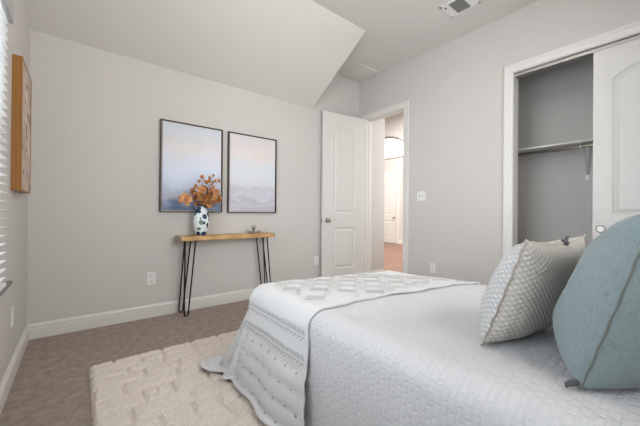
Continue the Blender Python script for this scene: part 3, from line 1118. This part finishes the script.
# ------------------------------------------------------------------ rug
def rug():
    x0, x1, y0, y1 = 0.062, 2.45, 0.70, 2.408
    res = 0.008
    nu, nv = int((x1 - x0) / res), int((y1 - y0) / res)
    rnd = random.Random(3)
    rows = []
    y = 0.0
    while y < y1 - y0:
        hh = rnd.choice((0.09, 0.12, 0.14))
        cuts, x = [], rnd.uniform(-0.1, 0.05)
        while x < x1 - x0:
            cuts.append(x)
            x += rnd.choice((0.14, 0.20, 0.28))
        rows.append((y, y + hh, cuts))
        y += hh

    def fn(u, v):
        x, y = u * (x1 - x0), v * (y1 - y0)
        wx = x + 0.012 * noise.noise((x * 9, y * 9, 0))
        wy = y + 0.012 * noise.noise((x * 9, y * 9, 5))
        g = 1.0
        for (a, b, cuts) in rows:
            if a <= wy < b:
                dd = min(wy - a, b - wy)
                dc = min(abs(wx - c) for c in cuts)
                g = min(1.0, min(dd * 1.3, dc) / 0.016)
                break
        g = g ** 0.6
        e = min(x, y, (x1 - x0) - x, (y1 - y0) - y)
        ef = min(1.0, e / 0.022) ** 0.5
        f1 = noise.noise((x * 45, y * 45, 1))
        f2 = noise.noise((x * 110, y * 110, 9))
        zz = 0.002 + 0.026 * g + 0.007 * f1 + 0.006 * f2
        zz = 0.002 + max(0.0, zz) * ef
        j = 0.006 * noise.noise((x * 30, y * 30, 3)) if e < 0.03 else 0
        return (x0 + x + j, y0 + y + j, zz)
    m = MB().grid(fn, nu, nv)
    return tag(m.build('area_rug', M_rug, smooth=True, flip=False), 'shaggy ivory rug with carved brick pattern under the bed', 'rug')


rug()

# ------------------------------------------------------------------ bed
BX0, BX1, BY1, BR = 0.920, 2.085, 1.665, 0.095     # inset rectangle of the drape and its edge radius
BZ = 0.545
ARC = BR * PI / 2


def drape(p, q, lift=0.0, flare=0.13, corner=0.26, wav=0.012, seed=0.0, crease=0.0):
    """flat cloth point (p across, q along) -> point on the bed; lift = distance off the mattress cover"""
    cx = min(max(p, BX0), BX1)
    cy = min(q, BY1)
    d = Vector((p - cx, q - cy))
    L = d.length
    u = (p - 0.5 * (BX0 + BX1)) / (0.5 * (BX1 - BX0))
    dome = 0.012 * max(0.0, 1 - min(1.0, u * u)) * max(0.0, min(1.0, (BY1 - cy) / 0.35 + 0.25)) 
    wr = 0.004 * noise.noise((p * 5, q * 5, seed)) + 0.0022 * noise.noise((p * 14, q * 14, seed + 3))
    sag_ = max(0.0, min(1.0, (cx - 1.05) / 1.0)) * max(0.0, min(1.0, (cy - 0.75) / 0.85))
    zt = BZ + dome + wr - 0.045 * sag_ + 0.006 * max(0.0, min(1.0, (cy - 1.0) / 0.6)) * max(0.0, 1 - (cx - BX0) / 0.4)
    if L < 1e-6:
        return Vector((p, q, zt + lift))
    n = d / L
    r = BR + lift
    if L < ARC:
        a = L / BR
        return Vector((cx + n.x * r * math.sin(a), cy + n.y * r * math.sin(a), zt - BR + r * math.cos(a)))
    s = L - ARC
    H = zt - BR - 0.010 - lift * 0.3
    cor = (2 * abs(n.x * n.y)) ** 1.2
    fl = flare + corner * cor * min(1.0, s / 0.15)
    cosf = 1 / math.sqrt(1 + fl * fl)
    zz = zt - BR - s * cosf
    out = r + s * fl * cosf * (0.75 + 0.25 * min(1.0, s / 0.4))
    # soft folds
    th_ = math.degrees(math.atan2(max(0.0, n.y), max(1e-6, abs(n.x))))
    if crease and n.x < 0:
        out += crease * s * (-math.exp(-((th_ - 22) / 8.0) ** 2) + 0.5 * math.exp(-((th_ - 6) / 7.0) ** 2))
    tpos = (cy * 1.0 + cx * 1.0) + math.atan2(n.y, n.x) * 0.18
    out += wav * min(1.0, s / 0.3) * (math.sin(tpos * 21 + seed) + 0.6 * math.sin(tpos * 9.3 + 1 + seed))
    floor_z = 0.050 + lift * 0.4
    if zz < floor_z:
        out += (floor_z - zz) * 0.95
        zz = floor_z + 0.006 * noise.noise((p * 20, q * 20, 2))
    return Vector((cx + n.x * out, cy + n.y * out, zz))


bed = thing('bed', 'bed dressed in white with its foot towards the console table', 'bed', (0, 0, 0))
MB().box(0.92, 2.11, -0.38, 1.68, 0.30, 0.528).build('mattress', plain('mattress_ticking', (0.75, 0.75, 0.75), 0.9), bed, bevel=0.05)
MB().box(0.95, 2.09, -0.38, 1.64, 0.12, 0.30).build('box_spring', plain('box_spring_cloth', (0.5, 0.5, 0.5), 0.9), bed, bevel=0.01)
for x in (1.0, 2.0):
    for y in (-0.3, 1.55):
        MB().box(x - 0.025, x + 0.025, y - 0.025, y + 0.025, 0.050 if y > 0.6 else 0.0, 0.12).build('leg', M_black, bed)

DROP = 0.565
P0, P1 = BX0 - DROP, BX1 + DROP
Q0, Q1 = -0.36, BY1 + 0.545


def cloth_grid(m, p0, p1, q0, q1, res, fn):
    nu, nv = int((p1 - p0) / res), int((q1 - q0) / res)
    return m.grid(lambda u, v: fn(p0 + u * (p1 - p0), q0 + v * (q1 - q0)), nu, nv, lambda u, v: (p0 + u * (p1 - p0), q0 + v * (q1 - q0)))


def round_corner(p, q, dx, dy, mid):
    """square cloth corner -> rounded one: hem at distance dx (side), dy (foot), mid (diagonal)"""
    lx = max(0.0, BX0 - p, p - BX1)
    ly = max(0.0, q - BY1)
    if lx < 1e-6 or ly < 1e-6:
        return p, q
    a, b = lx / dx, ly / dy
    th = math.atan2(b, a)
    R = dx + (dy - dx) * th / (PI / 2) + (mid - (dx + dy) / 2) * math.sin(2 * th) ** 2
    L = R * max(a, b)
    sx = -1 if p < BX0 else 1
    return (BX0 if sx < 0 else BX1) + sx * L * math.cos(th), BY1 + L * math.sin(th)


def cover_fn(p, q):
    p, q = round_corner(p, q, DROP, Q1 - BY1, 0.55)
    # round off the hanging corner so that it stops short of the floor
    return drape(p, q, 0.0, 0.17, 0.10, 0.006, 1.0)


m = cloth_grid(MB(), P0, P1, Q0, Q1, 0.018, cover_fn)
tag(m.build('bedspread', M_cover, smooth=True, flip=False, solid=0.004), 'white textured coverlet spread over the whole bed', 'bedspread')

# throw across the foot
TD = 0.572
TP0, TP1 = BX0 - TD, BX1 + 0.60
TQ1 = BY1 + 0.59


def near_edge(p):
    return 1.112 - 0.135 * (max(p, BX0) - 0.86) - 0.22 * max(0.0, BX0 - ARC * 0.6 - p) + 0.010 * math.sin(p * 11) + 0.006 * math.sin(p * 23 + 1)


THROW = dict(lift=0.013, flare=0.235, corner=0.21, wav=0.008, seed=0.4, crease=0.15)


def puff(p, q):
    """quilting channels across the drop"""
    left = BX0 - p
    h = 0.0
    if left > 0.32:
        h = 0.008 * abs(math.sin((left - 0.32) / 0.075 * PI)) ** 0.5
    return h + 0.003 * noise.noise((p * 18, q * 18, 7))


def throw_pt(p, v, extra=0.0):
    q0 = near_edge(p)
    q = q0 + v * (TQ1 - q0)
    p, q = round_corner(p, q, TD if p < BX0 else 0.60, TQ1 - BY1, 0.685)
    kw = dict(THROW)
    kw['lift'] += extra + puff(p, q)
    return drape(p, q, **kw), (p, q)


m = MB()
nu, nv = 230, 120
m.grid(lambda u, v: throw_pt(TP0 + u * (TP1 - TP0), v)[0], nu, nv, lambda u, v: throw_pt(TP0 + u * (TP1 - TP0), v)[1])
th = tag(m.build('throw_blanket', M_throw, smooth=True, flip=False, solid=0.008), 'white quilted throw with grey embroidery across the foot of the bed', 'blanket')

# embroidery: ribbons of thread sewn on the throw
em = MB()


def stitch(pts, w=0.0030, n=3):
    """pts in cloth coordinates"""
    pl = []
    for (a, b), (c, d) in zip(pts[:-1], pts[1:]):
        for i in range(n):
            t = i / n
            pl.append((a + (c - a) * t, b + (d - b) * t))
    pl.append(pts[-1])
    kw = dict(THROW)
    b0 = len(em.v)
    for i, (p, q) in enumerate(pl):
        a = pl[max(0, i - 1)]
        c = pl[min(len(pl) - 1, i + 1)]
        t = Vector((c[0] - a[0], c[1] - a[1])).normalized()
        s = Vector((-t.y, t.x)) * w / 2
        for sg in (-1, 1):
            pp, qq = p + s.x * sg, q + s.y * sg
            pp, qq = round_corner(pp, qq, TD if pp < BX0 else 0.60, TQ1 - BY1, 0.685)
            kw['lift'] = THROW['lift'] + 0.0022 + puff(pp, qq)
            em.v.append(tuple(drape(pp, qq, **kw)))
    for i in range(len(pl) - 1):
        q = b0 + i * 2
        em.f.append((q, q + 1, q + 3, q + 2))
        em.mi.append(0)


def qspan(p):
    return near_edge(p) + 0.012, TQ1 - 0.012


# two vine bands along the edge of the drop (constant p)
for pl, side in ((BX0 - 0.15, 1), (BX0 - 0.255, 1)):
    qa, qb = qspan(pl)
    for off in (0.0, 0.016):
        stitch([(pl - off, qa + (qb - qa) * i / 40) for i in range(41)], 0.0026, 2)
    nn = int((qb - qa) / 0.030)
    for i in range(nn):
        q = qa + 0.012 + i * 0.030
        stitch([(pl + 0.003, q), (pl + 0.008, q + 0.007), (pl + 0.015, q + 0.019)], 0.0036, 2)
        stitch([(pl - 0.019, q), (pl - 0.024, q + 0.007), (pl - 0.031, q + 0.019)], 0.0036, 2)
# rows of knots on the drop
for r_i, pl in enumerate((0.32, 0.395, 0.47, 0.545)):
    p = BX0 - pl
    qa, qb = qspan(p)
    q = qa + 0.05 + (0.04 if r_i % 2 else 0)
    while q < qb:
        for an in (0, PI / 3, 2 * PI / 3):
            c, s_ = math.cos(an) * 0.0055, math.sin(an) * 0.0055
            stitch([(p - c, q - s_), (p + c, q + s_)], 0.0036, 1)
        q += 0.085
tag(em.build('embroidery', M_thread, th, flip=False, solid=0.0012), 'grey stitched vines and knots along the drop')
em = MB()
# geometric dashes over the top: a lattice of slanting dash groups
for i_ in range(11):
    p_c = BX0 + 0.055 + 0.112 * i_
    qa, qb = qspan(p_c)
    for j_ in range(9):
        q = BY1 + 0.03 - 0.112 * j_
        if q < qa + 0.05:
            break
        sg = 1 if (i_ + j_) % 2 else -1
        thin = (i_ * 7 + j_ * 5) % 3 == 0
        for k_ in range(2 if thin else (5 if sg > 0 else 4)):
            o = (k_ - 2) * 0.0165
            stitch([(p_c - 0.036 + o * 0.7, q - 0.036 * sg - o * sg * 0.7), (p_c + 0.036 + o * 0.7, q + 0.036 * sg - o * sg * 0.7)], 0.0025, 2)
tag(em.build('embroidery', M_thread2, th, flip=False, solid=0.0012), 'pale grey stitched dash lattice on top')
# bound hem along the near edge
m = MB()
hem = [throw_pt(TP0 + (TP1 - TP0) * i / 160, 0.0, 0.001)[0] for i in range(161)]
m.tube(hem, 0.0035, 6)
m.build('hem', M_throw, th, smooth=True)


# ------------------------------------------------------------------ pillows
def pillow(name, label, base, yaw, lean, Wd, Ht, Tf, Tb, mat_f, mat_b, mat_e, ear=0.035, sag=0.0, edge_w=0.012, pw=2.6, px=0.5, belly=0.16):
    """cushion standing on its bottom edge. local: x across, z up the cushion, +y front face"""
    t = thing(name, label, 'pillow', base, yaw)
    Rm = Matrix.Rotation(lean, 3, 'X')

    def outline(a, b):
        # a, b in [-1, 1]: pull the side middles in so that the corners stay as ears
        x = a * (Wd / 2) * (1 - ear * (1 - b * b))
        z = Ht / 2 + b * (Ht / 2) * (1 - ear * (1 - a * a))
        if b > 0:
            z -= sag * b * (1 - a * a) * Ht
        return x, z

    def face(sgn, T):
        def fn(u, v):
            # finer sampling towards the edges
            a = math.sin((u - 0.5) * PI)
            b = math.sin((v - 0.5) * PI)
            x, z = outline(a, b)
            k_ = (max(0.0, 1 - abs(a) ** pw) * max(0.0, 1 - abs(b) ** pw)) ** px
            # heavier belly near the bottom
            kk = k_ * (1 - belly * b)
            wr = (0.013 * noise.noise((x * 7, z * 7, sgn * 3 + Wd)) + 0.004 * noise.noise((x * 9 + z * 12, z * 26 - x * 8, sgn * 5 + Wd)) * (0.6 - 0.4 * b)) * k_ + 0.006 * noise.noise((x * 17, z * 17, 4 + sgn)) * (1 - k_) * min(1, k_ * 6)
            return Rm @ Vector((x, sgn * (T * kk + wr), z))
        def uvf(u, v):
            a = math.sin((u - 0.5) * PI)
            b = math.sin((v - 0.5) * PI)
            # unroll the bulge a little so the weave keeps its size
            return (a * Wd / 2 + (0.5 if sgn < 0 else 0) + math.asin(a) * T * 0.35, b * Ht / 2 + math.asin(b) * T * 0.35)
        return fn, uvf

    for sgn, T, mt, nm in ((1, Tf, mat_f, 'front_panel'), (-1, Tb, mat_b, 'back_panel')):
        fn, uvf = face(sgn, T)
        MB().grid(fn, 56, 56, uvf).build(nm, mt, t, smooth=True, flip=False)
    # flange / seam all round
    m = MB()
    loop = []
    K = 30
    for (ax, bx) in [(-1 + 2 * i / K, -1) for i in range(K)] + [(1, -1 + 2 * i / K) for i in range(K)] + [(1 - 2 * i / K, 1) for i in range(K)] + [(-1, 1 - 2 * i / K) for i in range(K)]:
        x, z = outline(ax, bx)
        loop.append((x, z))
    n_ = len(loop)
    b0 = len(m.v)
    rnd = random.Random(len(label))
    for i, (x, z) in enumerate(loop):
        c = Vector((x, z - Ht / 2))
        o = c.normalized() * edge_w * (1 + 0.25 * math.sin(i * 1.7) + rnd.uniform(-0.15, 0.15))
        wob = edge_w * 0.2 * math.sin(i * 1.3)
        ins = -c.normalized() * 0.004
        m.v.append(tuple(Rm @ Vector((x + ins.x, -0.003, z + ins.y))))
        m.v.append(tuple(Rm @ Vector((x + o.x, -0.0015 + wob, z + o.y))))
        m.v.append(tuple(Rm @ Vector((x + o.x, 0.0015 + wob, z + o.y))))
        m.v.append(tuple(Rm @ Vector((x + ins.x, 0.003, z + ins.y))))
    for i in range(n_):
        j = (i + 1) % n_
        for k_ in range(3):
            m.f.append((b0 + i * 4 + k_, b0 + j * 4 + k_, b0 + j * 4 + k_ + 1, b0 + i * 4 + k_ + 1))
            m.mi.append(0)
    m.build('flange', mat_e, t, smooth=True, flip=False)
    return t, Rm, outline


PZ = BZ + 0.014
p1, R1, o1 = pillow('throw_pillow', 'grey woven pillow with tie closure standing in front of the teal pillow', (1.318, 0.432, PZ), -0.12, math.radians(20), 0.46, 0.385, 0.118, 0.088, M_weave, M_weave_back, M_fringe, 0.035, 0.05, belly=0.12)
# tie closure
m = MB()
x, z = o1(0.30, 1)
c = R1 @ Vector((x, 0, z))
for dx, dy, dz, ln in ((-0.035, -0.004, 0.016, 1), (0.030, -0.004, 0.030, 1), (-0.014, -0.012, -0.04, 1), (0.018, -0.012, -0.045, 1)):
    m.tube([c + Vector((0, -0.004, 0.004)), c + Vector((dx * 0.6, dy, dz * 0.7 + 0.004)), c + Vector((dx, dy * 1.6, dz))], [0.006, 0.0055, 0.003], 7)
m.lathe([(0.001, -0.012), (0.010, -0.007), (0.013, 0), (0.010, 0.007), (0.001, 0.012)], 10, tuple(c + Vector((0, -0.004, 0.004))))
tag(m.build('tie', M_tie, p1, smooth=True), 'dark grey knotted tie on the top edge')
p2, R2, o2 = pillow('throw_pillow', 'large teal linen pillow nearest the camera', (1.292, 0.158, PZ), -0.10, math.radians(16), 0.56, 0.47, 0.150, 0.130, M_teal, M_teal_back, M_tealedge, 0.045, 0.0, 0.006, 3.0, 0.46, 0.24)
m = MB()
x, z = o2(-1, -1)
c = R2 @ Vector((x, 0, z))
m.tube([c + Vector((0.02, 0.0, 0.012)), c + Vector((0.0, 0.012, 0.006)), c + Vector((-0.02, 0.022, 0.004)), c + Vector((-0.032, 0.02, 0.002))], [0.008, 0.009, 0.007, 0.003], 8)
m.build('corner_fold', M_tie, p2, smooth=True)  # added dark piece standing for the folded cloth corner
